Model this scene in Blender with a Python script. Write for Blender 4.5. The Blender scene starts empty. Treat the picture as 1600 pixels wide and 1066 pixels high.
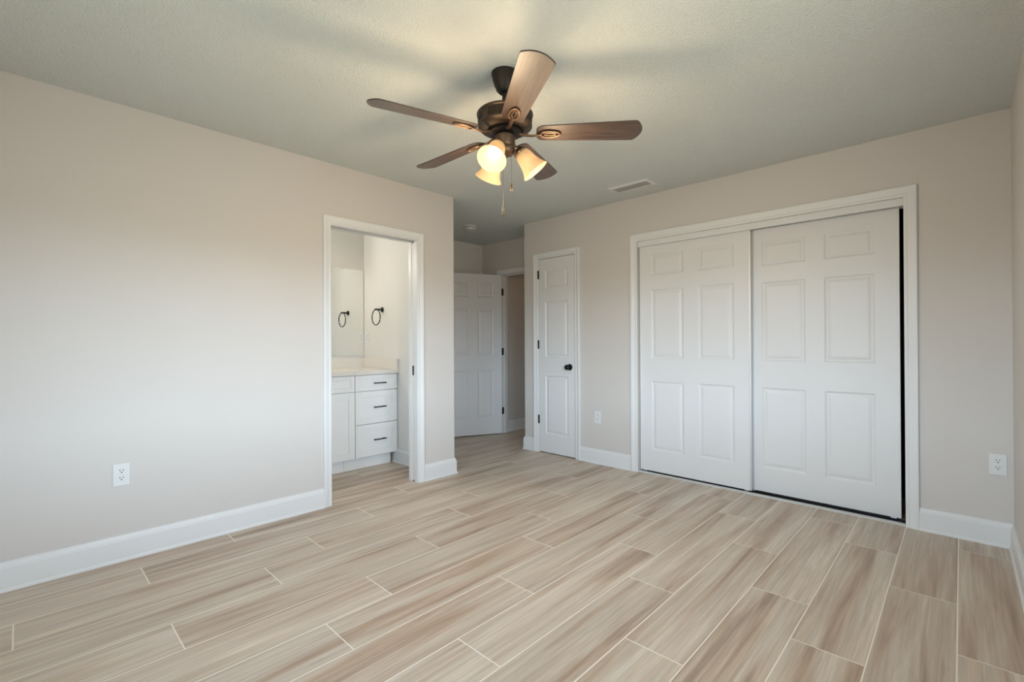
import bpy, bmesh, math, random
from mathutils import Vector, Matrix
random.seed(7)
SC = bpy.context.scene
COL = SC.collection
PI = math.pi

# ------------------------------------------------------------------ room numbers (metres)
XL, XR = -3.246, 0.207          # left wall face, right wall face
YF, YN = 3.789, -0.62           # far (closet) wall face, near wall face (behind the camera)
H = 2.44
BX = -4.586                     # bathroom / alcove far-left wall face
BY = 2.525                      # bathroom side wall face (towel ring)
WE = 2.651                      # end of the left wall
AX = -3.43                      # corner of the closet wall
AY = 4.235                      # alcove door wall face
HX = -4.262                     # hall wall face beyond the open door

# ------------------------------------------------------------------ camera
cam_d = bpy.data.cameras.new('camera')
cam = bpy.data.objects.new('camera', cam_d); COL.objects.link(cam)
cam_d.sensor_width = 36.0
cam_d.lens = 733.7 / 1600 * 36.0
cam_d.clip_start = 0.02
_yaw, _pit, _rol = 0.762848883, 3.65587306e-03, -4.78793274e-03
fw = Vector((-math.sin(_yaw) * math.cos(_pit), math.cos(_yaw) * math.cos(_pit), math.sin(_pit)))
r0 = Vector((math.cos(_yaw), math.sin(_yaw), 0)); u0 = r0.cross(fw)
rt = r0 * math.cos(_rol) + u0 * math.sin(_rol); up = -r0 * math.sin(_rol) + u0 * math.cos(_rol)
M = Matrix((rt, up, -fw)).transposed().to_4x4()
M.translation = Vector((0, 0, 1.15247))
cam.matrix_world = M
SC.camera = cam

# ------------------------------------------------------------------ view + world + daylight
SC.view_settings.view_transform = 'Standard'
SC.view_settings.look = 'None'
SC.view_settings.gamma = 1.0
SC.view_settings.use_curve_mapping = False
SC.view_settings.exposure = 0.50
SKY = 20.0
w = bpy.data.worlds.new('daylight'); SC.world = w; w.use_nodes = True
nt = w.node_tree; nt.nodes.clear()
wo = nt.nodes.new('ShaderNodeOutputWorld'); bg = nt.nodes.new('ShaderNodeBackground')
tc = nt.nodes.new('ShaderNodeTexCoord'); sx = nt.nodes.new('ShaderNodeSeparateXYZ')
rp = nt.nodes.new('ShaderNodeValToRGB')
rp.color_ramp.interpolation = 'LINEAR'
e = rp.color_ramp.elements
e[0].position = 0.0; e[0].color = (0.12, 0.13, 0.11, 1)
e[1].position = 1.0; e[1].color = (0.12, 0.18, 0.27, 1)
for pos, c in ((0.508, (0.17, 0.18, 0.17, 1)), (0.535, (0.62, 0.76, 0.90, 1)), (0.585, (0.62, 0.81, 1.0, 1)), (0.66, (0.42, 0.53, 0.66, 1)), (0.76, (0.25, 0.33, 0.44, 1))):
    k = rp.color_ramp.elements.new(pos); k.color = c
ma = nt.nodes.new('ShaderNodeMath'); ma.operation = 'MULTIPLY_ADD'; ma.inputs[1].default_value = 0.5; ma.inputs[2].default_value = 0.5
nt.links.new(tc.outputs['Generated'], sx.inputs[0]); nt.links.new(sx.outputs[2], ma.inputs[0])
nt.links.new(ma.outputs[0], rp.inputs[0]); nt.links.new(rp.outputs[0], bg.inputs[0])
bg.inputs[1].default_value = SKY
nt.links.new(bg.outputs[0], wo.inputs[0])

WY0, WY1, WZ0, WZ1 = 0.40, 1.85, 0.80, 2.0        # the window in the right wall, beside the camera
pl = bpy.data.lights.new('window_daylight', 'AREA'); pl.shape = 'RECTANGLE'
pl.size = WZ1 - WZ0; pl.size_y = WY1 - WY0; pl.cycles.is_portal = True
po = bpy.data.objects.new('window_daylight', pl); COL.objects.link(po)
po.location = (XR + 0.13, (WY0 + WY1) / 2, (WZ0 + WZ1) / 2)
po.rotation_euler = (0, PI / 2, 0)                  # -Z of the light looks along -X, into the room
NX0, NX1, NZ0 = -1.70, -0.35, 0.80                   # second, unseen window added in the near wall as fill
pl = bpy.data.lights.new('near_window_fill', 'AREA'); pl.shape = 'RECTANGLE'
pl.size = NX1 - NX0; pl.size_y = WZ1 - NZ0; pl.cycles.is_portal = True
po = bpy.data.objects.new('near_window_fill', pl); COL.objects.link(po)
po.location = ((NX0 + NX1) / 2, YN - 0.13, (NZ0 + WZ1) / 2); po.rotation_euler = (PI / 2, 0, 0)
BULB = 8.0                                          # fan bulb emission
LAMP = 6.4                                          # each point light added beyond a fan shade to stand for its lamp (W)
LAMPC = (1.0, 0.74, 0.47)
VAN = 132.0

hl = bpy.data.lights.new('hall_fill', 'POINT'); hl.energy = 1.3; hl.color = (1.0, 0.58, 0.28); hl.shadow_soft_size = 0.08  # added warm fill for the hall, no fixture built
ho = bpy.data.objects.new('hall_fill', hl); COL.objects.link(ho); ho.location = (-3.70, 5.75, 1.90)

# ------------------------------------------------------------------ materials
def srgb(r, g, b):
    f = lambda c: (c / 255 / 12.92) if c / 255 <= 0.04045 else ((c / 255 + 0.055) / 1.055) ** 2.4
    return (f(r), f(g), f(b), 1)

class NT:
    def __init__(s, name):
        s.m = bpy.data.materials.new(name); s.m.use_nodes = True
        s.t = s.m.node_tree; s.b = s.t.nodes['Principled BSDF']
    def n(s, t, **k):
        x = s.t.nodes.new(t)
        for a, v in k.items(): setattr(x, a, v)
        return x
    def l(s, a, b): s.t.links.new(a, b)

def paint(name, col, rough=0.6, bscale=0, bstr=0.0, var=0.03, detail=3, spec=0.35, dist=0.002):
    N = NT(name); b = N.b
    b.inputs['Roughness'].default_value = rough
    b.inputs['Specular IOR Level'].default_value = spec
    g = N.n('ShaderNodeNewGeometry')
    no = N.n('ShaderNodeTexNoise'); no.inputs['Scale'].default_value = 3.0; no.inputs['Detail'].default_value = 2
    N.l(g.outputs['Position'], no.inputs['Vector'])
    mx = N.n('ShaderNodeMix', data_type='RGBA')
    mx.inputs[6].default_value = tuple(c * (1 - var) for c in col[:3]) + (1,)
    mx.inputs[7].default_value = tuple(min(1, c * (1 + var)) for c in col[:3]) + (1,)
    N.l(no.outputs['Fac'], mx.inputs[0]); N.l(mx.outputs[2], b.inputs['Base Color'])
    if bstr:
        n2 = N.n('ShaderNodeTexNoise'); n2.inputs['Scale'].default_value = bscale; n2.inputs['Detail'].default_value = detail
        N.l(g.outputs['Position'], n2.inputs['Vector'])
        bu = N.n('ShaderNodeBump'); bu.inputs['Strength'].default_value = bstr; bu.inputs['Distance'].default_value = dist
        N.l(n2.outputs['Fac'], bu.inputs['Height']); N.l(bu.outputs[0], b.inputs['Normal'])
    return N.m

def metal(name, col, rough=0.35, metallic=1.0):
    N = NT(name); b = N.b
    b.inputs['Metallic'].default_value = metallic
    g = N.n('ShaderNodeNewGeometry'); no = N.n('ShaderNodeTexNoise'); no.inputs['Scale'].default_value = 40
    N.l(g.outputs['Position'], no.inputs['Vector'])
    mr = N.n('ShaderNodeMapRange'); mr.inputs[3].default_value = rough * 0.85; mr.inputs[4].default_value = rough * 1.15
    N.l(no.outputs['Fac'], mr.inputs[0]); N.l(mr.outputs[0], b.inputs['Roughness'])
    mx = N.n('ShaderNodeMix', data_type='RGBA')
    mx.inputs[6].default_value = tuple(c * 0.9 for c in col[:3]) + (1,); mx.inputs[7].default_value = col
    N.l(no.outputs['Fac'], mx.inputs[0]); N.l(mx.outputs[2], b.inputs['Base Color'])
    return N.m

M_wall = paint('greige_wall_paint', (0.615, 0.583, 0.548, 1), 0.55, 220, 0.25, 0.015, 2, 0.3, 0.0012)
M_bath = paint('bathroom_wall_paint', (0.73, 0.715, 0.68, 1), 0.6, 220, 0.2, 0.015, 2, 0.3, 0.001)
M_ceil = paint('textured_ceiling', (0.705, 0.745, 0.715, 1), 0.85, 120, 1.0, 0.02, 6, 0.15, 0.012)
M_trim = paint('white_trim_paint', (0.73, 0.735, 0.73, 1), 0.38, 0, 0, 0.01)
M_door = paint('white_door_paint', (0.73, 0.73, 0.725, 1), 0.42, 300, 0.08, 0.01, 2, 0.4, 0.0006)
M_cab = paint('white_cabinet_paint', (0.84, 0.84, 0.825, 1), 0.4, 0, 0, 0.01)
M_plastic = paint('white_plastic', (0.72, 0.725, 0.72, 1), 0.35, 0, 0, 0.01)
M_vent = paint('vent_enamel', (0.74, 0.72, 0.69, 1), 0.5, 0, 0, 0.02)
M_slot = paint('dark_slot', (0.02, 0.02, 0.02, 1), 0.7)
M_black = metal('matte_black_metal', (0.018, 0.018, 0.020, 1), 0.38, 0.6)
M_hinge = metal('black_hinge_metal', (0.010, 0.009, 0.008, 1), 0.6, 0.2)
M_bronze = metal('oil_rubbed_bronze', (0.085, 0.062, 0.045, 1), 0.42, 0.85)
M_bronzed = metal('dark_bronze', (0.035, 0.027, 0.021, 1), 0.45, 0.7)
M_brass = metal('antique_brass', (0.34, 0.25, 0.16, 1), 0.32, 1.0)
M_copper = metal('brushed_bronze', (0.20, 0.13, 0.085, 1), 0.42, 0.9)
M_alu = metal('satin_aluminium', (0.70, 0.70, 0.71, 1), 0.5, 0.7)
M_track = paint('pale_floor_track', (0.62, 0.62, 0.60, 1), 0.35, 0, 0, 0.02)
M_dark = paint('closet_interior_shade', (0.02, 0.02, 0.02, 1), 0.9)  # near-black colour stands in for the shade inside the closet
M_counter = paint('quartz_counter', (0.74, 0.70, 0.64, 1), 0.25, 0, 0, 0.03)

def mirror_mat():
    N = NT('mirror_silvering'); b = N.b
    b.inputs['Metallic'].default_value = 1; b.inputs['Roughness'].default_value = 0.0
    b.inputs['Base Color'].default_value = (0.86, 0.88, 0.87, 1)
    return N.m
M_mirror = mirror_mat()

def emit(name, col, st):
    N = NT(name); b = N.b
    b.inputs['Base Color'].default_value = (0.9, 0.9, 0.9, 1)
    b.inputs['Emission Color'].default_value = col; b.inputs['Emission Strength'].default_value = st
    return N.m
M_bulb = emit('lit_bulb', (1.0, 0.80, 0.56, 1), BULB)
M_vbulb = emit('vanity_lit_bulb', (1.0, 0.94, 0.83, 1), VAN)

def shade_mat():
    N = NT('frosted_glass_shade'); b = N.b
    b.inputs['Base Color'].default_value = (0.40, 0.345, 0.26, 1); b.inputs['Roughness'].default_value = 0.35
    tr = N.n('ShaderNodeBsdfTranslucent'); tr.inputs[0].default_value = (0.58, 0.49, 0.36, 1)
    mx = N.n('ShaderNodeMixShader'); mx.inputs[0].default_value = 0.5
    out = N.t.nodes['Material Output']
    N.l(b.outputs[0], mx.inputs[1]); N.l(tr.outputs[0], mx.inputs[2]); N.l(mx.outputs[0], out.inputs[0])
    return N.m
M_shade = shade_mat()

def glass_mat():
    N = NT('window_glass'); b = N.b
    tr = N.n('ShaderNodeBsdfTransparent'); gl = N.n('ShaderNodeBsdfGlossy'); gl.inputs['Roughness'].default_value = 0
    mx = N.n('ShaderNodeMixShader'); mx.inputs[0].default_value = 0.06
    N.l(tr.outputs[0], mx.inputs[1]); N.l(gl.outputs[0], mx.inputs[2]); N.l(mx.outputs[0], N.t.nodes['Material Output'].inputs[0])
    return N.m
M_glass = glass_mat()

def blade_mat():
    N = NT('walnut_blade'); b = N.b
    at = N.n('ShaderNodeAttribute', attribute_name='uvw')
    mp = N.n('ShaderNodeMapping'); mp.inputs['Scale'].default_value = (6, 90, 6)
    N.l(at.outputs['Vector'], mp.inputs['Vector'])
    no = N.n('ShaderNodeTexNoise'); no.inputs['Scale'].default_value = 1.0; no.inputs['Detail'].default_value = 5; no.inputs['Distortion'].default_value = 0.6
    N.l(mp.outputs[0], no.inputs['Vector'])
    rp = N.n('ShaderNodeValToRGB'); e = rp.color_ramp.elements
    e[0].position = 0.32; e[0].color = (0.022, 0.013, 0.009, 1); e[1].position = 0.72; e[1].color = (0.080, 0.045, 0.029, 1)
    N.l(no.outputs['Fac'], rp.inputs[0]); N.l(rp.outputs[0], b.inputs['Base Color'])
    b.inputs['Roughness'].default_value = 0.45; b.inputs['Specular IOR Level'].default_value = 0.5
    b.inputs['Coat Weight'].default_value = 0.6; b.inputs['Coat Roughness'].default_value = 0.38
    return N.m
M_blade = blade_mat()

def floor_mat():
    N = NT('wood_look_tile'); b = N.b
    g = N.n('ShaderNodeNewGeometry'); at = N.n('ShaderNodeAttribute', attribute_name='plank')
    sep = N.n('ShaderNodeSeparateXYZ'); N.l(at.outputs['Vector'], sep.inputs[0])
    off = N.n('ShaderNodeVectorMath', operation='SCALE'); off.inputs['Scale'].default_value = 37.0
    N.l(at.outputs['Vector'], off.inputs[0])
    add = N.n('ShaderNodeVectorMath', operation='ADD'); N.l(g.outputs['Position'], add.inputs[0]); N.l(off.outputs[0], add.inputs[1])
    def noise(scale, detail=4, rough=0.55, dist=0.0):
        mp = N.n('ShaderNodeMapping'); mp.inputs['Scale'].default_value = scale; N.l(add.outputs[0], mp.inputs['Vector'])
        no = N.n('ShaderNodeTexNoise'); no.inputs['Scale'].default_value = 1; no.inputs['Detail'].default_value = detail
        no.inputs['Roughness'].default_value = rough; no.inputs['Distortion'].default_value = dist
        N.l(mp.outputs[0], no.inputs['Vector']); return no.outputs['Fac']
    broad = noise((10, 0.7, 1), 4, 0.55, 0.4)
    rp = N.n('ShaderNodeValToRGB'); e = rp.color_ramp.elements
    e[0].position = 0.30; e[0].color = srgb(158, 139, 122); e[1].position = 0.72; e[1].color = srgb(209, 200, 187)
    for pos, c in ((0.40, srgb(180, 160, 141)), (0.48, srgb(193, 178, 161)), (0.56, srgb(198, 187, 172)), (0.64, srgb(203, 189, 172))):
        k = e.new(pos); k.color = c
    N.l(broad, rp.inputs[0])
    fine = noise((75, 2.2, 1), 6, 0.68, 0.3)
    mrf = N.n('ShaderNodeMapRange'); mrf.inputs[1].default_value = 0.3; mrf.inputs[2].default_value = 0.7
    mrf.inputs[3].default_value = 0.80; mrf.inputs[4].default_value = 1.13; N.l(fine, mrf.inputs[0])
    m1 = N.n('ShaderNodeMix', data_type='RGBA', blend_type='MULTIPLY'); m1.inputs[0].default_value = 1
    N.l(rp.outputs[0], m1.inputs[6]); N.l(mrf.outputs[0], m1.inputs[7])
    # pinkish and grey streaks at two more widths
    mid = noise((34, 1.0, 1), 4, 0.6, 0.5)
    rm = N.n('ShaderNodeValToRGB'); q = rm.color_ramp.elements
    q[0].position = 0.36; q[0].color = (0.89, 0.84, 0.80, 1); q[1].position = 0.64; q[1].color = (1.03, 1.055, 1.075, 1)
    N.l(mid, rm.inputs[0])
    m1b = N.n('ShaderNodeMix', data_type='RGBA', blend_type='MULTIPLY'); m1b.inputs[0].default_value = 1
    N.l(m1.outputs[2], m1b.inputs[6]); N.l(rm.outputs[0], m1b.inputs[7]); m1 = m1b
    # darker cracks and knots along the grain
    kn = noise((30, 1.3, 1), 4, 0.6, 1.0)
    rk = N.n('ShaderNodeValToRGB'); k = rk.color_ramp.elements
    k[0].position = 0.24; k[0].color = (0.70, 0.66, 0.62, 1); k[1].position = 0.34; k[1].color = (1, 1, 1, 1)
    N.l(kn, rk.inputs[0])
    m2 = N.n('ShaderNodeMix', data_type='RGBA', blend_type='MULTIPLY'); m2.inputs[0].default_value = 1
    N.l(m1.outputs[2], m2.inputs[6]); N.l(rk.outputs[0], m2.inputs[7])
    mrp = N.n('ShaderNodeMapRange'); mrp.inputs[3].default_value = 1.02; mrp.inputs[4].default_value = 1.13; N.l(sep.outputs[0], mrp.inputs[0])
    m3 = N.n('ShaderNodeMix', data_type='RGBA', blend_type='MULTIPLY'); m3.inputs[0].default_value = 1
    N.l(m2.outputs[2], m3.inputs[6]); N.l(mrp.outputs[0], m3.inputs[7])
    N.l(m3.outputs[2], b.inputs['Base Color'])
    b.inputs['Roughness'].default_value = 0.42; b.inputs['Specular IOR Level'].default_value = 0.4
    bu = N.n('ShaderNodeBump'); bu.inputs['Strength'].default_value = 0.25; bu.inputs['Distance'].default_value = 0.0008
    N.l(fine, bu.inputs['Height']); N.l(bu.outputs[0], b.inputs['Normal'])
    return N.m
M_floor = floor_mat()
M_grout = paint('pale_grout', srgb(240, 233, 222), 0.9, 400, 0.2, 0.03)

# ------------------------------------------------------------------ mesh helpers
def BM(): return bmesh.new()

def box(bm, x0, x1, y0, y1, z0, z1):
    v = [bm.verts.new((x, y, z)) for x in (x0, x1) for y in (y0, y1) for z in (z0, z1)]
    for f in ((0, 1, 3, 2), (4, 6, 7, 5), (0, 4, 5, 1), (2, 3, 7, 6), (0, 2, 6, 4), (1, 5, 7, 3)):
        bm.faces.new([v[i] for i in f])
    return v

def xbox(bm, mat, x0, x1, y0, y1, z0, z1):
    for q in box(bm, x0, x1, y0, y1, z0, z1): q.co = mat @ q.co

def lathe(bm, prof, seg=48, mat=None, cap=True):
    mat = mat or Matrix()
    rings = []
    for r, z in prof:
        if r < 1e-5: rings.append([bm.verts.new(mat @ Vector((0, 0, z)))])
        else: rings.append([bm.verts.new(mat @ Vector((r * math.cos(2 * PI * i / seg), r * math.sin(2 * PI * i / seg), z))) for i in range(seg)])
    for a, b in zip(rings, rings[1:]):
        for i in range(seg):
            j = (i + 1) % seg
            if len(a) == 1 and len(b) == 1: continue
            if len(a) == 1: bm.faces.new((a[0], b[j], b[i]))
            elif len(b) == 1: bm.faces.new((a[i], a[j], b[0]))
            else: bm.faces.new((a[i], a[j], b[j], b[i]))
    if cap:
        for r in (rings[0], rings[-1]):
            if len(r) > 2: bm.faces.new(r)

def tube(bm, pts, r, seg=12, closed=False, rz=None):
    pts = [Vector(p) for p in pts]; n = len(pts); rings = []
    for i, p in enumerate(pts):
        a = pts[(i - 1) % n] if (closed or i > 0) else p
        b = pts[(i + 1) % n] if (closed or i < n - 1) else p
        t = (b - a).normalized()
        ref = Vector((0, 0, 1)) if abs(t.z) < 0.95 else Vector((1, 0, 0))
        s = t.cross(ref).normalized(); q = s.cross(t)
        rr = r[i] if isinstance(r, (list, tuple)) else r
        rings.append([bm.verts.new(p + s * rr * math.cos(2 * PI * k / seg) + q * (rz or 1) * rr * math.sin(2 * PI * k / seg)) for k in range(seg)])
    for i in range(n if closed else n - 1):
        a, b = rings[i], rings[(i + 1) % n]
        for k in range(seg):
            j = (k + 1) % seg; bm.faces.new((a[k], a[j], b[j], b[k]))
    if not closed:
        bm.faces.new(rings[0]); bm.faces.new(rings[-1])

def prism(bm, outline, z0, z1, mat=None):
    mat = mat or Matrix()
    a = [bm.verts.new(mat @ Vector((x, y, z0))) for x, y in outline]
    b = [bm.verts.new(mat @ Vector((x, y, z1))) for x, y in outline]
    bm.faces.new(a); bm.faces.new(b)
    for i in range(len(a)):
        j = (i + 1) % len(a); bm.faces.new((a[i], a[j], b[j], b[i]))

def origin(o):
    v = Vector((0, 0, 0))
    while o: v += o.location; o = o.parent
    return v

def obj(name, bm, mat, parent=None, smooth=False, bevel=0.0, recalc=True, origin_at=None, seg=2):
    """bm is in world coordinates; links ONE mesh object, parented with no inverse."""
    loc = Vector(origin_at) if origin_at else Vector((0, 0, 0))
    base = origin(parent) if parent else Vector((0, 0, 0))
    if recalc: bmesh.ops.recalc_face_normals(bm, faces=bm.faces)
    me = bpy.data.meshes.new(name)
    bmesh.ops.translate(bm, verts=bm.verts, vec=-(base + loc) if not parent else -base)
    bm.to_mesh(me); bm.free()
    for m in (mat if isinstance(mat, (list, tuple)) else [mat]): me.materials.append(m)
    if smooth:
        for p in me.polygons: p.use_smooth = True
    o = bpy.data.objects.new(name, me); COL.objects.link(o)
    if parent: o.parent = parent
    else: o.location = loc
    if bevel:
        b = o.modifiers.new('bevel', 'BEVEL'); b.width = bevel; b.segments = seg; b.limit_method = 'ANGLE'; b.angle_limit = math.radians(40)
    if smooth:
        e = o.modifiers.new('edge', 'EDGE_SPLIT'); e.split_angle = math.radians(38)
    return o

def tag(o, label=None, cat=None, group=None, kind=None):
    if label: o['label'] = label
    if cat: o['category'] = cat
    if group: o['group'] = group
    if kind: o['kind'] = kind
    return o

def thing(name, label, cat, loc, group=None):
    o = bpy.data.objects.new(name, None); COL.objects.link(o)
    o.empty_display_size = 0.05; o.location = loc
    return tag(o, label, cat, group)

def struct(name, bm, mat, label, cat, **k):
    return tag(obj(name, bm, mat, None, **k), label, cat, None, 'structure')

# ------------------------------------------------------------------ floor: 9 x 48 inch wood-look planks, thirds pattern
def make_floor():
    bm = BM(); lay = bm.verts.layers.float_vector.new('plank')
    FX0, FX1, FY0, FY1 = -4.75, 0.40, -0.80, 6.3
    g = 0.0025
    v = [bm.verts.new(p) for p in ((FX0, FY0, -0.0003), (FX1, FY0, -0.0003), (FX1, FY1, -0.0003), (FX0, FY1, -0.0003))]
    f = bm.faces.new(v); f.material_index = 1
    W, X0 = 0.2345, -0.017; ph = (0.428, 0.866, 1.177); PL = 1.199
    for c in range(-2, 22):
        xa, xb = X0 - W * (c + 1), X0 - W * c
        n = int((FY0 - ph[c % 3]) // PL) - 1
        while True:
            ya = ph[c % 3] + n * PL; yb = ya + PL; n += 1
            if ya > FY1: break
            if yb < FY0: continue
            x0, x1, y0, y1 = max(xa + g, FX0), min(xb - g, FX1), max(ya + g, FY0), min(yb - g, FY1)
            if x1 <= x0 or y1 <= y0: continue
            rnd = (random.random(), random.random(), random.random())
            t = [bm.verts.new((x, y, 0)) for x, y in ((x0, y0), (x1, y0), (x1, y1), (x0, y1))]
            d = [bm.verts.new((x, y, -0.0003)) for x, y in ((x0 - .0004, y0 - .0004), (x1 + .0004, y0 - .0004), (x1 + .0004, y1 + .0004), (x0 - .0004, y1 + .0004))]
            for q in t + d: q[lay] = rnd
            bm.faces.new(t)
            for i in range(4):
                j = (i + 1) % 4; bm.faces.new((d[i], d[j], t[j], t[i]))
    # slab edge so the floor has thickness
    bv = len(bm.faces)
    s = box(bm, FX0, FX1, FY0, FY1, -0.10, -0.0025)
    bm.faces.ensure_lookup_table()
    for f in bm.faces[bv:]: f.material_index = 1
    return struct('floor', bm, [M_floor, M_grout], 'pale greige wood-look plank tile floor with light grout lines', 'floor', recalc=False)
make_floor()

bm = BM(); box(bm, -4.75, 0.40, -0.80, 6.3, H, H + 0.12)
struct('ceiling', bm, M_ceil, 'off-white textured ceiling', 'ceiling')

# ------------------------------------------------------------------ walls
def wall_y(bm, y0, y1, xa, xb, holes=(), zt=H):       # wall lying along X; holes (x0,x1,z0,z1) sorted
    x = xa
    for h in holes:
        box(bm, x, h[0], y0, y1, 0, zt)
        if h[3] < zt: box(bm, h[0], h[1], y0, y1, h[3], zt)
        if h[2] > 0: box(bm, h[0], h[1], y0, y1, 0, h[2])
        x = h[1]
    box(bm, x, xb, y0, y1, 0, zt)
def wall_x(bm, x0, x1, ya, yb, holes=(), zt=H):
    y = ya
    for h in holes:
        box(bm, x0, x1, y, h[0], 0, zt)
        if h[3] < zt: box(bm, x0, x1, h[0], h[1], h[3], zt)
        y = h[1]
    box(bm, x0, x1, y, yb, 0, zt)

TH = 0.121
BD0, BD1, BDZ = 1.531, 2.262, 2.000                   # bathroom opening (clear)
bm = BM(); wall_x(bm, XL - TH, XL, YN - 0.15, WE - TH, [(BD0 - .018, BD1 + .018, 0, BDZ + .018)])
box(bm, XL - TH, XL, WE - TH, WE, 0, H)
struct('wall_left', bm, M_wall, 'greige left wall with the bathroom doorway', 'wall')
bm = BM(); box(bm, BX, XL - TH, BY, WE, 0, H)
tb = struct('wall_alcove', bm, [M_bath, M_wall], 'short cross wall between bathroom and entry alcove', 'wall')
for p in tb.data.polygons: p.material_index = 1 if p.normal.y > 0.5 else 0
bm = BM(); box(bm, BX - 0.12, BX, 0.2, 4.5, 0, H)
tb = struct('wall_bathroom', bm, M_bath, 'pale rear wall behind bathroom vanity and mirror', 'wall')
bm = BM(); box(bm, BX - 0.12, XL - TH, 0.08, 0.2, 0, H)
struct('wall_bathroom_near', bm, M_bath, 'pale near wall of the bathroom', 'wall')
ND0, ND1, NDZ = -3.232, -2.762, 2.031                 # narrow closet opening
CD0, CD1, CDZ = -2.078, -0.253, 2.046                 # sliding closet opening
bm = BM(); wall_y(bm, YF, YF + TH, AX, XR + 0.15, [(ND0 - .018, ND1 + .018, 0, NDZ + .018), (CD0, CD1, 0, CDZ)])
struct('wall_far', bm, M_wall, 'greige far wall holding the closet doors', 'wall')
bm = BM(); wall_x(bm, XR, XR + 0.15, YN - 0.15, YF, [(WY0, WY1, 0, WZ1)]); box(bm, XR, XR + 0.15, WY0, WY1, 0, WZ0)
struct('wall_right', bm, M_wall, 'greige right wall seen as a sliver at the edge', 'wall')
bm = BM(); wall_y(bm, YN - 0.15, YN, XL, XR, [(NX0, NX1, NZ0, WZ1)])
struct('wall_near', bm, M_wall, 'greige near wall behind the viewer', 'wall')
AD0, AD1, ADZ = -4.236, -3.49, 2.016                  # entry door opening
bm = BM(); wall_y(bm, AY, AY + TH, BX, AX, [(AD0 - .018, AD1 + .018, 0, ADZ + .018)])
struct('wall_entry', bm, M_wall, 'shaded alcove wall around the entry doorway', 'wall')
bm = BM(); box(bm, AX, AX + 0.10, YF + TH, AY + TH, 0, H)
struct('wall_alcove_right', bm, M_wall, 'alcove side wall behind the closet corner', 'wall')
bm = BM(); box(bm, BX, HX, AY + TH, 6.2, 0, H); 
struct('wall_hall', bm, M_wall, 'dim brown hall wall beyond the entry door', 'wall')
bm = BM(); box(bm, HX, -2.6, 6.0, 6.2, 0, H); box(bm, AX + .10, AX + 0.2, AY + TH, 6.0, 0, H); box(bm, AX, AX + .1, AY + TH, 6.0, 0, H)
struct('wall_hall_end', bm, M_wall, 'end wall of the dim hall', 'wall')
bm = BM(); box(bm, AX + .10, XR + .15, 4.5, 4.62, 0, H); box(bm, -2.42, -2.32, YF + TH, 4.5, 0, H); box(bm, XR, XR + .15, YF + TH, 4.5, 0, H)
struct('wall_closet', bm, M_dark, 'unlit interior of the sliding-door closet', 'wall')

# ------------------------------------------------------------------ trim
BP = [(0.022, 0.0), (0.022, 0.006), (0.017, 0.016), (0.0145, 0.018), (0.0145, 0.108), (0.012, 0.112), (0.012, 0.116), (0.0085, 0.124), (0.0065, 0.131), (0.006, 0.137), (0.0, 0.138)]
def baseboard(bm, pts, prof=BP):
    """pts: floor polyline (x,y) with the wall on the left of travel reversed: room lies to the RIGHT of travel."""
    pts = [Vector((x, y)) for x, y in pts]; rows = []
    for i, p in enumerate(pts):
        def nrm(a, b):
            d = (b - a).normalized(); return Vector((d.y, -d.x))
        if i == 0: n = nrm(pts[0], pts[1])
        elif i == len(pts) - 1: n = nrm(pts[-2], pts[-1])
        else:
            n1, n2 = nrm(pts[i - 1], p), nrm(p, pts[i + 1]); n = n1 + n2; n = n / max(0.2, n.dot(n1))
        rows.append([bm.verts.new((p.x + n.x * t, p.y + n.y * t, z)) for t, z in prof] + [bm.verts.new((p.x, p.y, 0))])
    for a, b in zip(rows, rows[1:]):
        m = len(a)
        for k in range(m): bm.faces.new((a[k], a[(k + 1) % m], b[(k + 1) % m], b[k]))
    bm.faces.new(rows[0]); bm.faces.new(list(reversed(rows[-1])))

CW = 0.057
bm = BM(); baseboard(bm, [(XL, YN), (XL, BD0 - .004 - CW)])
struct('baseboard_left', bm, M_trim, 'white baseboard along the left wall up to bathroom doorway', 'baseboard')
bm = BM(); baseboard(bm, [(XL, BD1 + .004 + CW), (XL, WE), (BX, WE), (BX, AY), (AD0 - .005 - CW, AY)])
struct('baseboard_alcove', bm, M_trim, 'white baseboard wrapping the wall end into the alcove', 'baseboard')
bm = BM(); baseboard(bm, [(AX, AY - .012), (AX, YF), (ND0 - .006 - CW, YF)])
struct('baseboard_corner', bm, M_trim, 'short white baseboard wrapping the closet wall corner', 'baseboard')
bm = BM(); baseboard(bm, [(ND1 + .006 + CW, YF), (CD0 - .066, YF)])
struct('baseboard_far', bm, M_trim, 'white baseboard between narrow door and sliding closet', 'baseboard')
bm = BM(); baseboard(bm, [(CD1 + .064, YF), (XR, YF), (XR, YN), (XL + .03, YN)])
struct('baseboard_right', bm, M_trim, 'white baseboard right of the closet, turning along the right wall', 'baseboard')
bm = BM(); baseboard(bm, [(-4.012, BY), (XL - TH, BY)])
struct('baseboard_bathroom', bm, M_trim, 'white baseboard beside the bathroom vanity', 'baseboard')
bm = BM(); baseboard(bm, [(HX, AY + TH), (HX, 6.0)])
struct('baseboard_hall', bm, M_trim, 'white baseboard in the dim hall beyond the open door', 'baseboard')

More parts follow.
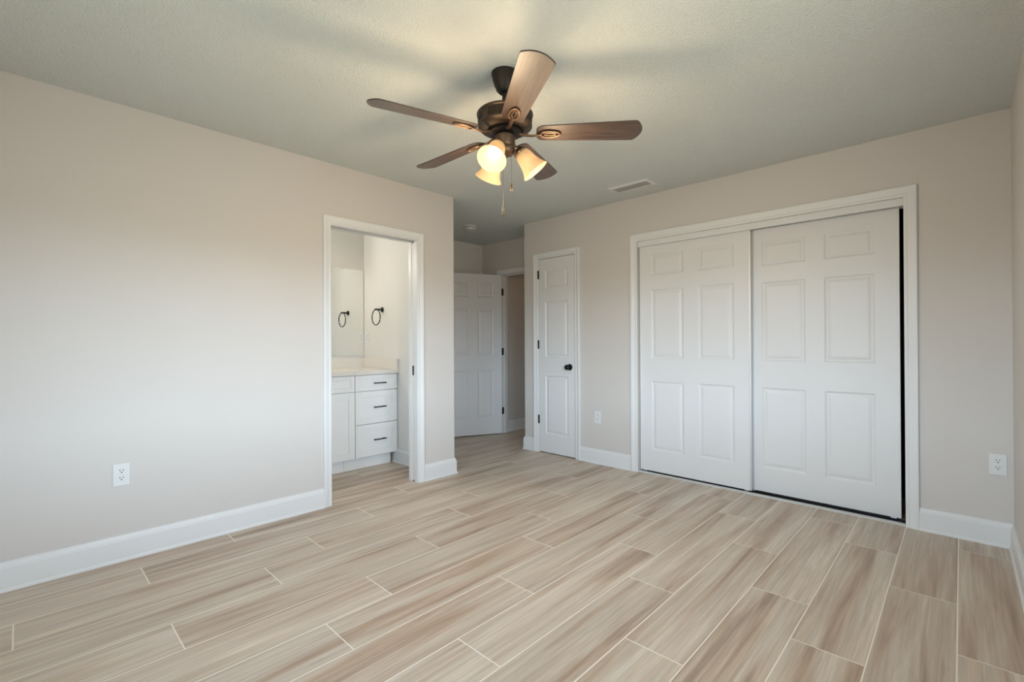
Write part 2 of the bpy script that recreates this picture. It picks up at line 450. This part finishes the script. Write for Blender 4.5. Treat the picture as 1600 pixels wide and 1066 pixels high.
def casing_prof(w):
    return [(0, 0), (0, .0085), (.004, .0105), (w * .22, .0115), (w * .30, .0095), (w * .42, .0115), (w * .62, .0155), (w * .80, .0175), (w - .004, .0175), (w, .014), (w, 0)]
def casing(bm, axis, plane, sign, a0, a1, zt, w, sides='LTR'):
    """door casing on a wall plane; axis 'x' = opening spans y on plane x; sign = direction out of the wall."""
    rows = []
    for o, t in casing_prof(w):
        path = []
        if 'L' in sides: path += [(a0 - o, 0), (a0 - o, zt + o)]
        else: path += [(a0, zt + o)]
        if 'R' in sides: path += [(a1 + o, zt + o), (a1 + o, 0)]
        else: path += [(a1, zt + o)]
        rows.append([bm.verts.new((plane + sign * t, a, z) if axis == 'x' else (a, plane + sign * t, z)) for a, z in path])
    n = len(rows)
    for k in range(n):
        a, b = rows[k], rows[(k + 1) % n]
        for i in range(len(a) - 1): bm.faces.new((a[i], a[i + 1], b[i + 1], b[i]))
    bm.faces.new([r[0] for r in rows]); bm.faces.new([r[-1] for r in rows])

# bathroom doorway: casing + split pocket-door jamb
bm = BM(); casing(bm, 'x', XL, 1, BD0 - .004, BD1 + .004, BDZ + .008, CW)
t1 = struct('trim_1', bm, M_trim, 'white casing around the bathroom doorway', 'door trim')
bm = BM()
SL0, SL1 = XL - .080, XL - .042                       # pocket slot
for y0, y1 in ((BD0 - .018, BD0),): box(bm, XL - TH, XL, y0, y1, 0, BDZ)
for xa, xb in ((XL - TH, SL0), (SL1, XL)):
    box(bm, xa, xb, BD1, BD1 + .018, 0, BDZ)
    box(bm, xa, xb, BD0 - .018, BD1 + .018, BDZ, BDZ + .018)
obj('jamb', bm, M_trim, t1)
bm = BM(); box(bm, SL0 - .002, SL1 + .002, BD1 + .0155, BD1 + .0178, 0, BDZ); box(bm, SL0 - .002, SL1 + .002, BD0, BD1, BDZ + .0155, BDZ + .0178)
obj('pocket_slot', bm, M_slot, t1)
bm = BM(); box(bm, SL0 + .002, SL1 - .002, BD1 + .0035, BD1 + .0150, 0.012, BDZ - .012)
d5 = struct('door_5', bm, M_door, 'white pocket door edge slid into the bathroom jamb', 'door')
bm = BM(); box(bm, SL0 + .010, SL1 - .010, BD1 + .0005, BD1 + .0034, 0.885, 0.965)
tag(obj('edge_pull', bm, M_black, d5, bevel=.001), 'small dark edge pull')
bm = BM(); casing(bm, 'x', XL - TH, -1, BD0 - .004, BD1 + .004, BDZ + .008, CW)
struct('trim_6', bm, M_trim, 'white casing on the bathroom side of the doorway', 'door trim')

# narrow closet door casing + jamb
bm = BM(); casing(bm, 'y', YF, -1, ND0 - .007, ND1 + .007, NDZ + .006, CW)
t2 = struct('trim_2', bm, M_trim, 'white casing around the narrow closet door', 'door trim')
bm = BM()
box(bm, ND0 - .018, ND0, YF, YF + TH, 0, NDZ); box(bm, ND1, ND1 + .018, YF, YF + TH, 0, NDZ); box(bm, ND0 - .018, ND1 + .018, YF, YF + TH, NDZ, NDZ + .018)
box(bm, ND0, ND0 + .012, YF + .045, YF + .08, 0, NDZ); box(bm, ND1 - .012, ND1, YF + .045, YF + .08, 0, NDZ); box(bm, ND0, ND1, YF + .045, YF + .08, NDZ - .012, NDZ)
obj('jamb', bm, M_trim, t2)

# sliding closet casing, fascia, tracks
bm = BM(); casing(bm, 'y', YF, -1, CD0, CD1, CDZ, .065)
t3 = struct('trim_3', bm, M_trim, 'wide white casing around the sliding closet doors', 'door trim')
bm = BM(); box(bm, CD0, CD1, YF + .012, YF + .030, 1.998, CDZ); obj('fascia', bm, M_trim, t3, bevel=.001)
bm = BM(); box(bm, CD0, CD1, YF + .032, YF + .115, 2.026, 2.040)
for y in (.032, .076, .113): box(bm, CD0, CD1, YF + y, YF + y + .002, 2.003 if y == .032 else 2.0, 2.026)
obj('top_track', bm, M_alu, t3)
bm = BM(); box(bm, CD0, CD1, YF + .002, YF + .030, 0.0003, 0.012)
obj('bottom_track', bm, M_track, t3)
bm = BM(); box(bm, CD0, CD1, YF + .0302, YF + .112, 0.0003, 0.003)  # channel coloured black for the shade under the doors
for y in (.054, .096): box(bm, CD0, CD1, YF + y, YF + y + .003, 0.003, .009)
obj('track_channel_shade', bm, M_black, t3)

# entry door casing + jamb
bm = BM(); casing(bm, 'y', AY, -1, AD0 - .007, AX, ADZ + .006, CW, 'LT')
t4 = struct('trim_4', bm, M_trim, 'white casing around the open entry door', 'door trim')
bm = BM()
box(bm, AD0 - .018, AD0, AY, AY + TH, 0, ADZ); box(bm, AD1, AD1 + .018, AY, AY + TH, 0, ADZ); box(bm, AD0 - .018, AD1 + .018, AY, AY + TH, ADZ, ADZ + .018)
box(bm, AD0, AD0 + .012, AY + .05, AY + .085, 0, ADZ); box(bm, AD0, AD1, AY + .05, AY + .085, ADZ - .012, ADZ)
obj('jamb', bm, M_trim, t4)

# daylight window in the right wall, then an added fill window and overhang
bm = BM(); ym = (WY0 + WY1) / 2
for y0, y1, z0, z1 in ((WY0, WY0 + .05, WZ0, WZ1), (WY1 - .05, WY1, WZ0, WZ1), (WY0, WY1, WZ0, WZ0 + .05), (WY0, WY1, WZ1 - .05, WZ1), (ym - .025, ym + .025, WZ0, WZ1)):
    box(bm, XR + .06, XR + .11, y0, y1, z0, z1)
w1 = struct('window_1', bm, M_trim, 'white framed window in the right wall', 'window')
bm = BM(); box(bm, XR + .083, XR + .087, WY0, WY1, WZ0, WZ1); obj('pane', bm, M_glass, w1)
bm = BM(); box(bm, XR - .03, XR + .06, WY0 - .04, WY1 + .04, WZ0 - .02, WZ0); obj('sill', bm, M_trim, w1, bevel=.003)
bm = BM(); xm = (NX0 + NX1) / 2
for x0, x1, z0, z1 in ((NX0, NX0 + .05, NZ0, WZ1), (NX1 - .05, NX1, NZ0, WZ1), (NX0, NX1, NZ0, NZ0 + .05), (NX0, NX1, WZ1 - .05, WZ1), (NX0, NX1, (NZ0 + WZ1) / 2 - .02, (NZ0 + WZ1) / 2 + .02)):
    box(bm, x0, x1, YN - .11, YN - .06, z0, z1)
w2 = struct('fill_window_2', bm, M_trim, 'unseen white framed window added in the near wall as fill', 'window')
bm = BM(); box(bm, NX0, NX1, YN - .087, YN - .083, NZ0, WZ1); obj('pane', bm, M_glass, w2)
bm = BM(); box(bm, NX0 - .04, NX1 + .04, YN - .06, YN + .03, NZ0 - .02, NZ0); obj('sill', bm, M_trim, w2, bevel=.003)
bm = BM(); box(bm, XR + .15, XR + 1.05, YN - 1.05, 5.0, 2.16, 2.30); box(bm, -5.5, XR + .15, YN - 1.05, YN - .15, 2.16, 2.30)  # overhang added to keep high sky light off the floor
struct('sky_blocker', bm, M_trim, 'unseen white overhang added outside to block high sky', 'sky_blocker')

# ------------------------------------------------------------------ moulded panel doors
def door_slab(w, h, t, panels, depth=0.008):
    """local: x 0..w, z 0..h, front face at y=0 (looking toward -y), back at y=t."""
    bm = BM()
    xs = sorted({0, w, *[p[0] for p in panels], *[p[1] for p in panels]})
    zs = sorted({0, h, *[p[2] for p in panels], *[p[3] for p in panels]})
    for side, y, s in ((0, 0.0, 1), (1, t, -1)):
        vg = {(x, z): bm.verts.new((x, y, z)) for x in xs for z in zs}
        for i in range(len(xs) - 1):
            for j in range(len(zs) - 1):
                c = ((xs[i] + xs[i + 1]) / 2, (zs[j] + zs[j + 1]) / 2)
                if any(p[0] < c[0] < p[1] and p[2] < c[1] < p[3] for p in panels): continue
                bm.faces.new((vg[xs[i], zs[j]], vg[xs[i + 1], zs[j]], vg[xs[i + 1], zs[j + 1]], vg[xs[i], zs[j + 1]]))
        for x0, x1, z0, z1 in panels:
            loops = [[vg[x0, z0], vg[x1, z0], vg[x1, z1], vg[x0, z1]]]
            for ins, d in ((.004, .0015), (.010, .0062), (.015, depth), (.022, depth), (.034, .0035), (.040, .0022), (.046, .0018)):
                loops.append([bm.verts.new((x, y + s * d, z)) for x, z in ((x0 + ins, z0 + ins), (x1 - ins, z0 + ins), (x1 - ins, z1 - ins), (x0 + ins, z1 - ins))])
            for a, b in zip(loops, loops[1:]):
                for k in range(4): bm.faces.new((a[k], a[(k + 1) % 4], b[(k + 1) % 4], b[k]))
            bm.faces.new(loops[-1])
    c = [[bm.verts.new((x, y, z)) for x, z in ((0, 0), (w, 0), (w, h), (0, h))] for y in (0, t)]
    for k in range(4): bm.faces.new((c[0][k], c[0][(k + 1) % 4], c[1][(k + 1) % 4], c[1][k]))
    bmesh.ops.remove_doubles(bm, verts=bm.verts, dist=1e-5)
    return bm

def hinge(parent, x, y, z, ang=0.0):
    bm = BM()
    lathe(bm, [(0, -.046), (.003, -.046), (.0075, -.043), (.0075, .043), (.003, .046), (0, .046)], 14, Matrix.Translation((x, y, z)))
    R = Matrix.Translation((x, y, z)) @ Matrix.Rotation(ang, 4, 'Z')
    xbox(bm, R, 0.002, .010, .001, .0035, -.044, .044)
    return obj('hinge', bm, M_hinge, parent, smooth=True)

def knob(parent, x, y, z, n, name='door_knob', mat=None):
    """round knob; n = outward unit vector."""
    n = Vector(n).normalized(); R = Matrix.Translation((x, y, z)) @ n.to_track_quat('Z', 'Y').to_matrix().to_4x4()
    bm = BM()
    lathe(bm, [(0, 0), (.032, 0), (.032, .004), (.027, .010), (.012, .013), (.011, .030), (.019, .034), (.026, .042), (.0275, .050), (.025, .058), (.017, .063), (.0, .0645)], 32, R)
    return obj(name, bm, mat or M_black, parent, smooth=True)

# narrow closet door
dx0, dx1 = ND0 + .003, ND1 - .003
bm = door_slab(dx1 - dx0, 2.018, .035, [(.083, dx1 - dx0 - .083, .190, .800), (.083, dx1 - dx0 - .083, .990, 1.570), (.083, dx1 - dx0 - .083, 1.708, 1.900)])
bmesh.ops.translate(bm, verts=bm.verts, vec=(dx0, YF + .004, .009))
d1 = struct('door_1', bm, M_door, 'narrow white three-panel closet door with black knob', 'door', origin_at=(dx0, YF + .004, .009))
for z in (1.868, 1.132, .345): hinge(d1, dx0 - .003, YF - .004, z)
knob(d1, dx1 - .062, YF + .004, .905, (0, -1, 0))
bm = BM(); box(bm, dx1 - .001, dx1 + .002, YF + .006, YF + .030, .875, .935); obj('latch', bm, M_black, d1)

def six(w, h, sx, mid, lo, x_l=None):
    a0, a1 = sx, (w - mid) / 2; b0, b1 = (w + mid) / 2, w - sx
    out = []
    for z0, z1 in lo:
        out += [(a0, a1, z0, z1), (b0, b1, z0, z1)]
    return out

# sliding doors
def slider(name, label, x0, x1, y, z0, z1, panels):
    bm = door_slab(x1 - x0, z1 - z0, .030, [(a - x0, b - x0, c - z0, d - z0) for a, b, c, d in panels])
    bmesh.ops.translate(bm, verts=bm.verts, vec=(x0, y, z0))
    o = struct(name, bm, M_door, label, 'door', origin_at=(x0, y, z0))
    for xa, xb in ((x0 - .004, x0 + .010), (x1 - .010, x1 + .004)):
        bm = BM(); box(bm, xa, xb, y - .004, y + .033, z0 - .001, z1)
        tag(obj('edge_trim', bm, M_alu if name == 'door_3' and xa > x0 else M_door, o, bevel=.0015), 'thin metal edge strip')
    for xa in (x0 + .02, x1 - .05):
        bm = BM(); box(bm, xa, xa + .03, y + .005, y + .025, .0125, z0 + .004)
        obj('bottom_guide', bm, M_alu, o)
    return o
zr = ((.205, .812), (1.004, 1.612), (1.735, 1.920))
slider('door_3', 'left white six-panel sliding closet door, in front of its neighbour', -2.070, -1.155, YF + .040, .021, 2.022,
       [(a, b, c, d) for c, d in zr for a, b in ((-1.967, -1.676), (-1.556, -1.272))])
zr = ((.200, .808), (1.004, 1.600), (1.722, 1.905))
slider('door_4', 'right white six-panel sliding closet door beside the dark gap', -1.192, -0.284, YF + .082, .0215, 2.022,
       [(a, b, c, d) for c, d in zr for a, b in ((-1.089, -0.800), (-0.689, -0.405))])

# entry door, swung open into the alcove
HP = Vector((AD0 + .001, AY - .006, .010)); ANG = math.radians(-114.0)
EW = 0.735
bm = door_slab(EW, 2.0, .035, six(EW, 2.0, .11, .10, ((.200, .800), (.990, 1.570), (1.708, 1.895))))
# local x runs from the hinge; local +y is the room-side thickness
E = Matrix.Translation(HP) @ Matrix.Rotation(ANG, 4, 'Z') @ Matrix.Translation((0.004, -.004, 0))
bmesh.ops.transform(bm, matrix=E, verts=bm.verts)
d2 = struct('door_2', bm, M_door, 'white six-panel entry door standing open in the alcove', 'door', origin_at=HP)
for z in (1.80, 1.04, .285):
    bm = BM(); box(bm, AD0 + .0003, AD0 + .003, AY + .003, AY + .040, z - .044, z + .044); obj('hinge_leaf', bm, M_hinge, t4)
    hinge(d2, HP.x + .008, HP.y - .009, z, ANG)
kp = E @ Vector((EW - .06, .035, .905)); kn = E.to_3x3() @ Vector((0, 1, 0))
knob(d2, kp.x, kp.y, kp.z, kn)

# ------------------------------------------------------------------ electrical
def outlet(label, pos, n, u):
    """pos centre on the wall, n outward normal, u horizontal unit vector along the wall."""
    n, u = Vector(n), Vector(u); z = Vector((0, 0, 1))
    R = Matrix((u, z, n)).transposed().to_4x4(); R.translation = Vector(pos)
    t = thing('wall_outlet', label, 'outlet', pos, 'duplex wall outlets')
    bm = BM(); xbox(bm, R, -.036, .036, -.0585, .0585, 0.0002, .0050); obj('cover_plate', bm, M_plastic, t, bevel=.0022)
    for s in (1, -1):
        bm = BM()
        prism(bm, [(.0165 * math.cos(a) * 1.0, s * .0195 + max(-.0135, min(.0135, .0168 * math.sin(a)))) for a in [2 * PI * k / 28 for k in range(28)]], .0052, .0072, R)
        r = obj('receptacle', bm, M_plastic, t)
        bm = BM()
        xbox(bm, R, -.0080, -.0054, s * .0195 + .0005, s * .0195 + .0100, .0072, .0076)
        xbox(bm, R, .0054, .0080, s * .0195 + .001, s * .0195 + .0095, .0072, .0076)
        prism(bm, [(.0031 * math.cos(2 * PI * k / 12), s * .0195 - .0065 + .0031 * math.sin(2 * PI * k / 12)) for k in range(12)], .0072, .0076, R)
        obj('slot', bm, M_slot, r)
    bm = BM(); prism(bm, [(.0028 * math.cos(2 * PI * k / 12), .0028 * math.sin(2 * PI * k / 12)) for k in range(12)], .005, .0062, R)
    obj('screw', bm, M_plastic, t)
outlet('white outlet low on the left wall before the bathroom doorway', (XL, .371, .458), (1, 0, 0), (0, 1, 0))
outlet('white outlet between the narrow door and the sliding closet', (-2.497, YF, .441), (0, -1, 0), (1, 0, 0))
outlet('white outlet right of the sliding closet near the room corner', (.146, YF, .456), (0, -1, 0), (1, 0, 0))
outlet('white outlet on the bathroom side wall beside the mirror', (-4.515, BY, 1.215), (0, -1, 0), (1, 0, 0))

# ------------------------------------------------------------------ ceiling devices
t = thing('smoke_detector', 'round white smoke detector on the alcove ceiling', 'smoke detector', (-3.90, 3.425, H))
bm = BM(); lathe(bm, [(0, H - .0002), (.066, H - .0002), (.066, H - .010), (.062, H - .012), (0, H - .012)], 40, Matrix.Translation((-3.90, 3.425, 0))); obj('mounting_base', bm, M_plastic, t, smooth=True)
bm = BM(); lathe(bm, [(0, H - .0122), (.047, H - .0122), (.047, H - .0190), (0, H - .0190)], 40, Matrix.Translation((-3.90, 3.425, 0))); obj('gap_shade_neck', bm, M_slot, t, smooth=True)  # neck coloured dark for the shade between base and cap
bm = BM(); lathe(bm, [(0, H - .0192), (.058, H - .0192), (.060, H - .026), (.055, H - .036), (.040, H - .041), (.020, H - .041), (.018, H - .043), (0, H - .043)], 40, Matrix.Translation((-3.90, 3.425, 0))); obj('cap', bm, M_plastic, t, smooth=True)

VX0, VX1, VY0, VY1 = -2.135, -1.770, 3.395, 3.570
t = thing('air_vent', 'white louvered air vent on the ceiling above the sliding closet', 'air vent', ((VX0 + VX1) / 2, (VY0 + VY1) / 2, H))
bm = BM(); fwid = .028
o4 = [(VX0, VY0), (VX1, VY0), (VX1, VY1), (VX0, VY1)]; i4 = [(VX0 + fwid, VY0 + fwid), (VX1 - fwid, VY0 + fwid), (VX1 - fwid, VY1 - fwid), (VX0 + fwid, VY1 - fwid)]
L = [[bm.verts.new((x, y, z)) for x, y in P] for P, z in ((o4, H - .0003), (o4, H - .004), (i4, H - .010), (i4, H - .0003))]
for a, b in zip(L, L[1:]):
    for k in range(4): bm.faces.new((a[k], a[(k + 1) % 4], b[(k + 1) % 4], b[k]))
obj('frame', bm, M_trim, t)
bm = BM(); box(bm, VX0 + fwid - .002, VX1 - fwid + .002, VY0 + fwid - .002, VY1 - fwid + .002, H - .0018, H - .0006); obj('duct_opening', bm, M_slot, t)
for k in range(8):
    y = VY0 + fwid + .008 + k * (VY1 - VY0 - 2 * fwid - .012) / 7.0
    bm = BM(); xbox(bm, Matrix.Translation((0, y, H - .0088)) @ Matrix.Rotation(math.radians(14), 4, 'X'), VX0 + fwid, VX1 - fwid, -.0085, .0085, -.0006, .0006)
    obj('louver', bm, M_vent, t)

# ------------------------------------------------------------------ bathroom vanity
VF = -3.945                                          # face of doors and drawers
t = thing('bathroom_vanity', 'white shaker bathroom vanity with black bar pulls', 'vanity cabinet', (-4.27, 1.85, 0))
bm = BM(); box(bm, BX + .001, VF - .022, 1.165, BY - .016, .105, .864); obj('cabinet_body', bm, M_cab, t)
bm = BM(); box(bm, BX + .001, -4.020, 1.19, BY - .045, .0005, .105); box(bm, -4.0195, -4.010, 1.19, 2.00, .0005, .104); box(bm, -4.0195, -4.010, 2.003, BY - .045, .0005, .104)
obj('toe_kick', bm, M_cab, t)
def shaker(bm, y0, y1, z0, z1, rail=.052):
    x1 = VF; x0 = VF - .020
    box(bm, x0, x1, y0, y0 + rail, z0, z1); box(bm, x0, x1, y1 - rail, y1, z0, z1)
    box(bm, x0, x1, y0 + rail, y1 - rail, z0, z0 + rail); box(bm, x0, x1, y0 + rail, y1 - rail, z1 - rail, z1)
    box(bm, x0, x1 - .008, y0 + rail, y1 - rail, z0 + rail, z1 - rail)
def pull(parent, yc, z, n=.063):
    bm = BM(); x = VF + .030
    box(bm, x - .005, x + .005, yc - n, yc + n, z - .005, z + .005)
    for s in (-.048, .048): box(bm, VF + .0005, x - .004, yc + s - .004, yc + s + .004, z - .004, z + .004)
    obj('bar_pull', bm, M_black, parent, bevel=.0012)
for z0, z1, hz, rail in ((.112, .406, .262, .055), (.413, .710, .563, .055), (.717, .860, .785, .036)):
    bm = BM(); shaker(bm, 2.083, 2.516, z0, z1, rail); d = obj('drawer', bm, M_cab, t, bevel=.0012)
    pull(d, 2.318, hz)
for y0, y1 in ((1.168, 1.620), (1.626, 2.077)):
    bm = BM(); shaker(bm, y0, y1, .112, .710, .058); obj('door', bm, M_cab, t, bevel=.0012)
    bm = BM(); shaker(bm, y0, y1, .717, .860, .036); obj('false_drawer_front', bm, M_cab, t, bevel=.0012)
t = thing('vanity_countertop', 'cream stone countertop with low splash on the vanity', 'countertop', (-4.25, 1.85, .866))
bm = BM(); box(bm, BX + .001, -3.922, 1.150, BY - .001, .8655, .902); obj('slab', bm, M_counter, t, bevel=.002)
bm = BM(); box(bm, BX + .001, BX + .020, 1.150, BY - .001, .9025, 1.000); obj('backsplash', bm, M_counter, t, bevel=.0015)
bm = BM(); box(bm, BX + .0205, -3.930, BY - .020, BY - .001, .9025, 1.000); obj('side_splash', bm, M_counter, t, bevel=.0015)
t = thing('wall_mirror', 'frameless rectangular mirror above the bathroom vanity', 'mirror', (BX, 1.85, 1.46))
bm = BM(); box(bm, BX + .0005, BX + .0055, 1.23, 2.507, 1.022, 1.925); obj('mirror_glass', bm, M_mirror, t)
for y in (1.45, 2.28):
    bm = BM(); box(bm, BX + .0056, BX + .008, y - .008, y + .008, 1.914, 1.932)
    obj('mirror_clip', bm, M_plastic, t)

# towel ring
TX, TZ = -4.222, 1.492; RY = BY - .072
t = thing('towel_ring', 'black towel ring on the bathroom side wall', 'towel ring', (TX, BY, TZ))
R = Matrix.Translation((TX, BY - .0003, TZ)) @ Matrix.Rotation(PI / 2, 4, 'X')
bm = BM(); lathe(bm, [(0, 0), (.026, 0), (.026, .008), (.020, .011), (0, .011)], 28, R); obj('wall_plate', bm, M_black, t, smooth=True)
bm = BM(); lathe(bm, [(0, .011), (.0095, .011), (.0095, .082), (.007, .085), (0, .085)], 20, R); obj('post', bm, M_black, t, smooth=True)
bm = BM(); tube(bm, [(TX + .078 * math.sin(a), RY, TZ - .078 + .078 * math.cos(a)) for a in [2 * PI * k / 48 for k in range(48)]], .0052, 10, True); obj('ring', bm, M_black, t, smooth=True)

# vanity light above the mirror (just left of what the doorway shows)
t = thing('vanity_light', 'three-lamp vanity light above the bathroom mirror', 'wall light', (BX, 1.45, 2.12))
bm = BM(); box(bm, BX + .0005, BX + .025, 1.12, 1.68, 2.08, 2.14); obj('back_plate', bm, M_black, t, bevel=.003)
for y in (1.20, 1.40, 1.60):
    bm = BM(); lathe(bm, [(0, 2.12), (.02, 2.12), (.022, 2.10), (0, 2.10)], 20, Matrix.Translation((BX + .09, y, 0)))
    box(bm, BX + .025, BX + .09, y - .006, y + .006, 2.106, 2.116); s = obj('lamp_arm', bm, M_black, t, smooth=True)
    bm = BM(); lathe(bm, [(0, 2.098), (.014, 2.096), (.028, 2.07), (.032, 2.05), (.026, 2.028), (.012, 2.018), (0, 2.016)], 20, Matrix.Translation((BX + .09, y, 0))); obj('bulb', bm, M_vbulb, s, smooth=True)

# ------------------------------------------------------------------ ceiling fan
FX, FY = -1.569, 1.600
fan = thing('ceiling_fan', 'bronze five-blade ceiling fan with three lit glass shades', 'ceiling fan', (FX, FY, H))
T0 = Matrix.Translation((FX, FY, 0))
def fl(name, prof, mat, parent=fan, seg=56):
    bm = BM(); lathe(bm, prof, seg, T0); return obj(name, bm, mat, parent, smooth=True)
fl('canopy', [(0, H - .0003), (.064, H - .0003), (.064, H - .008), (.0605, H - .014), (.058, H - .034), (.050, H - .060), (.043, H - .072), (.041, H - .082), (.028, H - .094), (0, H - .094)], M_bronzed)
fl('downrod', [(0, H - .094), (.013, H - .094), (.013, 2.262), (0, 2.262)], M_bronzed)
mh = fl('motor_housing', [(0, 2.262), (.028, 2.262), (.032, 2.252), (.118, 2.248), (.131, 2.246), (.1345, 2.241), (.1345, 2.236), (.129, 2.232), (.1275, 2.192), (.130, 2.188), (.130, 2.183), (.120, 2.172), (.100, 2.163), (.088, 2.161), (.082, 2.166), (0, 2.166)], M_bronze)
for q in range(4):                                    # four grilles of cooling slots round the band
    bm = BM(); m = 14; a0 = q * PI / 2 + .16; a1 = (q + 1) * PI / 2 - .16
    def pt(a, r, z): return bm.verts.new((FX + r * math.cos(a), FY + r * math.sin(a), z))
    st = []
    for k in range(m):
        c = a0 + (a1 - a0) * k / m; d = (a1 - a0) / m
        for f, r in ((0, .1272), (.08, .1296), (.52, .1296), (.60, .1272)): st.append((c + d * f, r))
    st.append((a1, .1272))
    rows = [[pt(a, r, 2.197), pt(a, r, 2.228)] for a, r in st]
    for A, B in zip(rows, rows[1:]): bm.faces.new((A[0], B[0], B[1], A[1]))
    obj('vent_grille', bm, M_bronzed, mh)
fl('flywheel', [(0, 2.1655), (.080, 2.1655), (.082, 2.158), (.082, 2.150), (.070, 2.146), (0, 2.146)], M_bronzed)
fl('switch_housing', [(0, 2.1455), (.040, 2.1455), (.048, 2.138), (.048, 2.100), (.044, 2.088), (.047, 2.082), (.046, 2.062), (.036, 2.050), (.018, 2.044), (.010, 2.036), (0, 2.034)], M_copper)

A0 = 38.3; BZ = 2.150; PITCH = math.radians(13)
angs = [40.5, 110.5, 181.5, 253.0, 325.5]
def blade_outline():
    half = [(.150, .022), (.153, .034), (.162, .045), (.178, .0515), (.30, .0565), (.45, .0625), (.585, .0675), (.605, .0675), (.614, .0655), (.6195, .061)]
    arc = []
    for k in range(1, 12):
        v = .061 - .122 * k / 12; arc.append((.6195 + .026 * (1 - (v / .061) ** 2), v))
    return half + arc + [(u, -v) for u, v in reversed(half)]
for i, a in enumerate(angs):
    RB = T0 @ Matrix.Rotation(math.radians(a), 4, 'Z') @ Matrix.Translation((0, 0, BZ)) @ Matrix.Rotation(-PITCH, 4, 'X')
    bm = BM(); lay = bm.verts.layers.float_vector.new('uvw')
    prism(bm, blade_outline(), -.003, .003)
    for v in bm.verts:
        v[lay] = (v.co.x + 3.1 * i, v.co.y, v.co.z); v.co = RB @ v.co
    b = obj('blade', bm, M_blade, fan, bevel=.0012)
    # bracket: arm from the flywheel, oval loop under the blade
    bm = BM(); RZ = T0 @ Matrix.Rotation(math.radians(a), 4, 'Z')
    tube(bm, [RZ @ Vector(q) for q in ((.068, 0, 2.149), (.095, 0, 2.142), (.125, 0, 2.1375), (.150, 0, 2.1385), (.175, 0, 2.1405))], [.011, .0095, .0085, .0085, .008], 14, rz=.55)
    loop = []
    for k in range(40):
        q = 2 * PI * k / 40; c = math.cos(q)
        loop.append(RB @ Vector((.216 + .046 * c, (.021 - .004 * c) * math.sin(q), -.0085)))
    tube(bm, loop, .0058, 10, True, rz=.8)
    inner = [RB @ Vector((.214 + .028 * math.cos(2 * PI * k / 28), .0085 * math.sin(2 * PI * k / 28), -.0075)) for k in range(28)]
    tube(bm, inner, .003, 8, True)
    br = obj('blade_bracket', bm, M_copper, b, smooth=True)
    bm = BM()
    prism(bm, [(.216 + .052 * math.cos(2 * PI * k / 32), .026 * math.sin(2 * PI * k / 32)) for k in range(32)], -.0055, -.0032, RB)
    obj('bracket_plate', bm, M_bronzed, br)

for a in (-70, 50, 170):
    ca, sa = math.cos(math.radians(a)), math.sin(math.radians(a))
    rad = Vector((ca, sa, 0)); base = Vector((FX, FY, 0))
    P0 = base + rad * .070 + Vector((0, 0, 2.073)); P1 = base + rad * .147 + Vector((0, 0, 1.977))
    ax = (P1 - P0).normalized(); RS = Matrix.Translation(P0) @ ax.to_track_quat('Z', 'Y').to_matrix().to_4x4()
    ln = (P1 - P0).length
    bm = BM(); tube(bm, [base + rad * .030 + Vector((0, 0, 2.075)), base + rad * .048 + Vector((0, 0, 2.084)), base + rad * .060 + Vector((0, 0, 2.084)), P0 + ax * -.004], [.010, .0095, .0095, .011], 14)
    lathe(bm, [(0, -.012), (.014, -.012), (.023, -.004), (.030, .004), (.030, .017), (.020, .018), (.0, .018)], 28, RS)
    arm = obj('light_arm', bm, M_brass, fan, smooth=True)
    pr = [(.0275, .010), (.034, .016), (.0385, .028), (.0415, .048), (.045, .070), (.051, .092), (.059, .108), (.0685, ln)]
    bm = BM(); lathe(bm, pr + [(r - .0028, z) for r, z in reversed(pr)], 48, RS, cap=False)
    obj('lamp_shade', bm, M_shade, arm, smooth=True)
    bm = BM(); lathe(bm, [(0, .019), (.013, .019), (.0135, .030), (.022, .045), (.029, .058), (.0305, .070), (.027, .084), (.018, .094), (.008, .0985), (0, .099)], 28, RS)
    obj('bulb', bm, M_bulb, arm, smooth=True)
    ld = bpy.data.lights.new('lamp_fill_light', 'POINT'); ld.energy = LAMP; ld.color = LAMPC; ld.shadow_soft_size = 0.075
    lo = bpy.data.objects.new('lamp_fill_light', ld); COL.objects.link(lo); lo.location = P1 + ax * .130  # added light hangs in the air past the shade mouth

def chain(dx, dy, z0, z1, fob, mat, label):
    x, y = FX + dx, FY + dy
    bm = BM(); n = int((z0 - z1) / .005)
    tube(bm, [(x, y, z0), (x, y, z1)], .0006, 6)
    for k in range(n): lathe(bm, [(0, -.0016), (.0014, 0), (0, .0016)], 6, Matrix.Translation((x, y, z0 - k * .005)))
    c = tag(obj('pull_chain', bm, M_bronze, fan), label)
    bm = BM(); lathe(bm, [(0, z1 + .002), (.0022, z1), (.0045, z1 - .006), (.0052, z1 - fob + .004), (.004, z1 - fob), (0, z1 - fob)], 16, Matrix.Translation((x, y, 0)))
    obj('pull_fob', bm, mat, c, smooth=True)
rgt = Vector((math.cos(_yaw), math.sin(_yaw)))
chain(.030 * rgt.x, .030 * rgt.y, 2.075, 1.913, .038, M_bronze, 'short brass pull chain')
chain(-.010 * rgt.x, -.010 * rgt.y, 2.040, 1.805, .048, M_bronzed, 'long pull chain with dark fob')
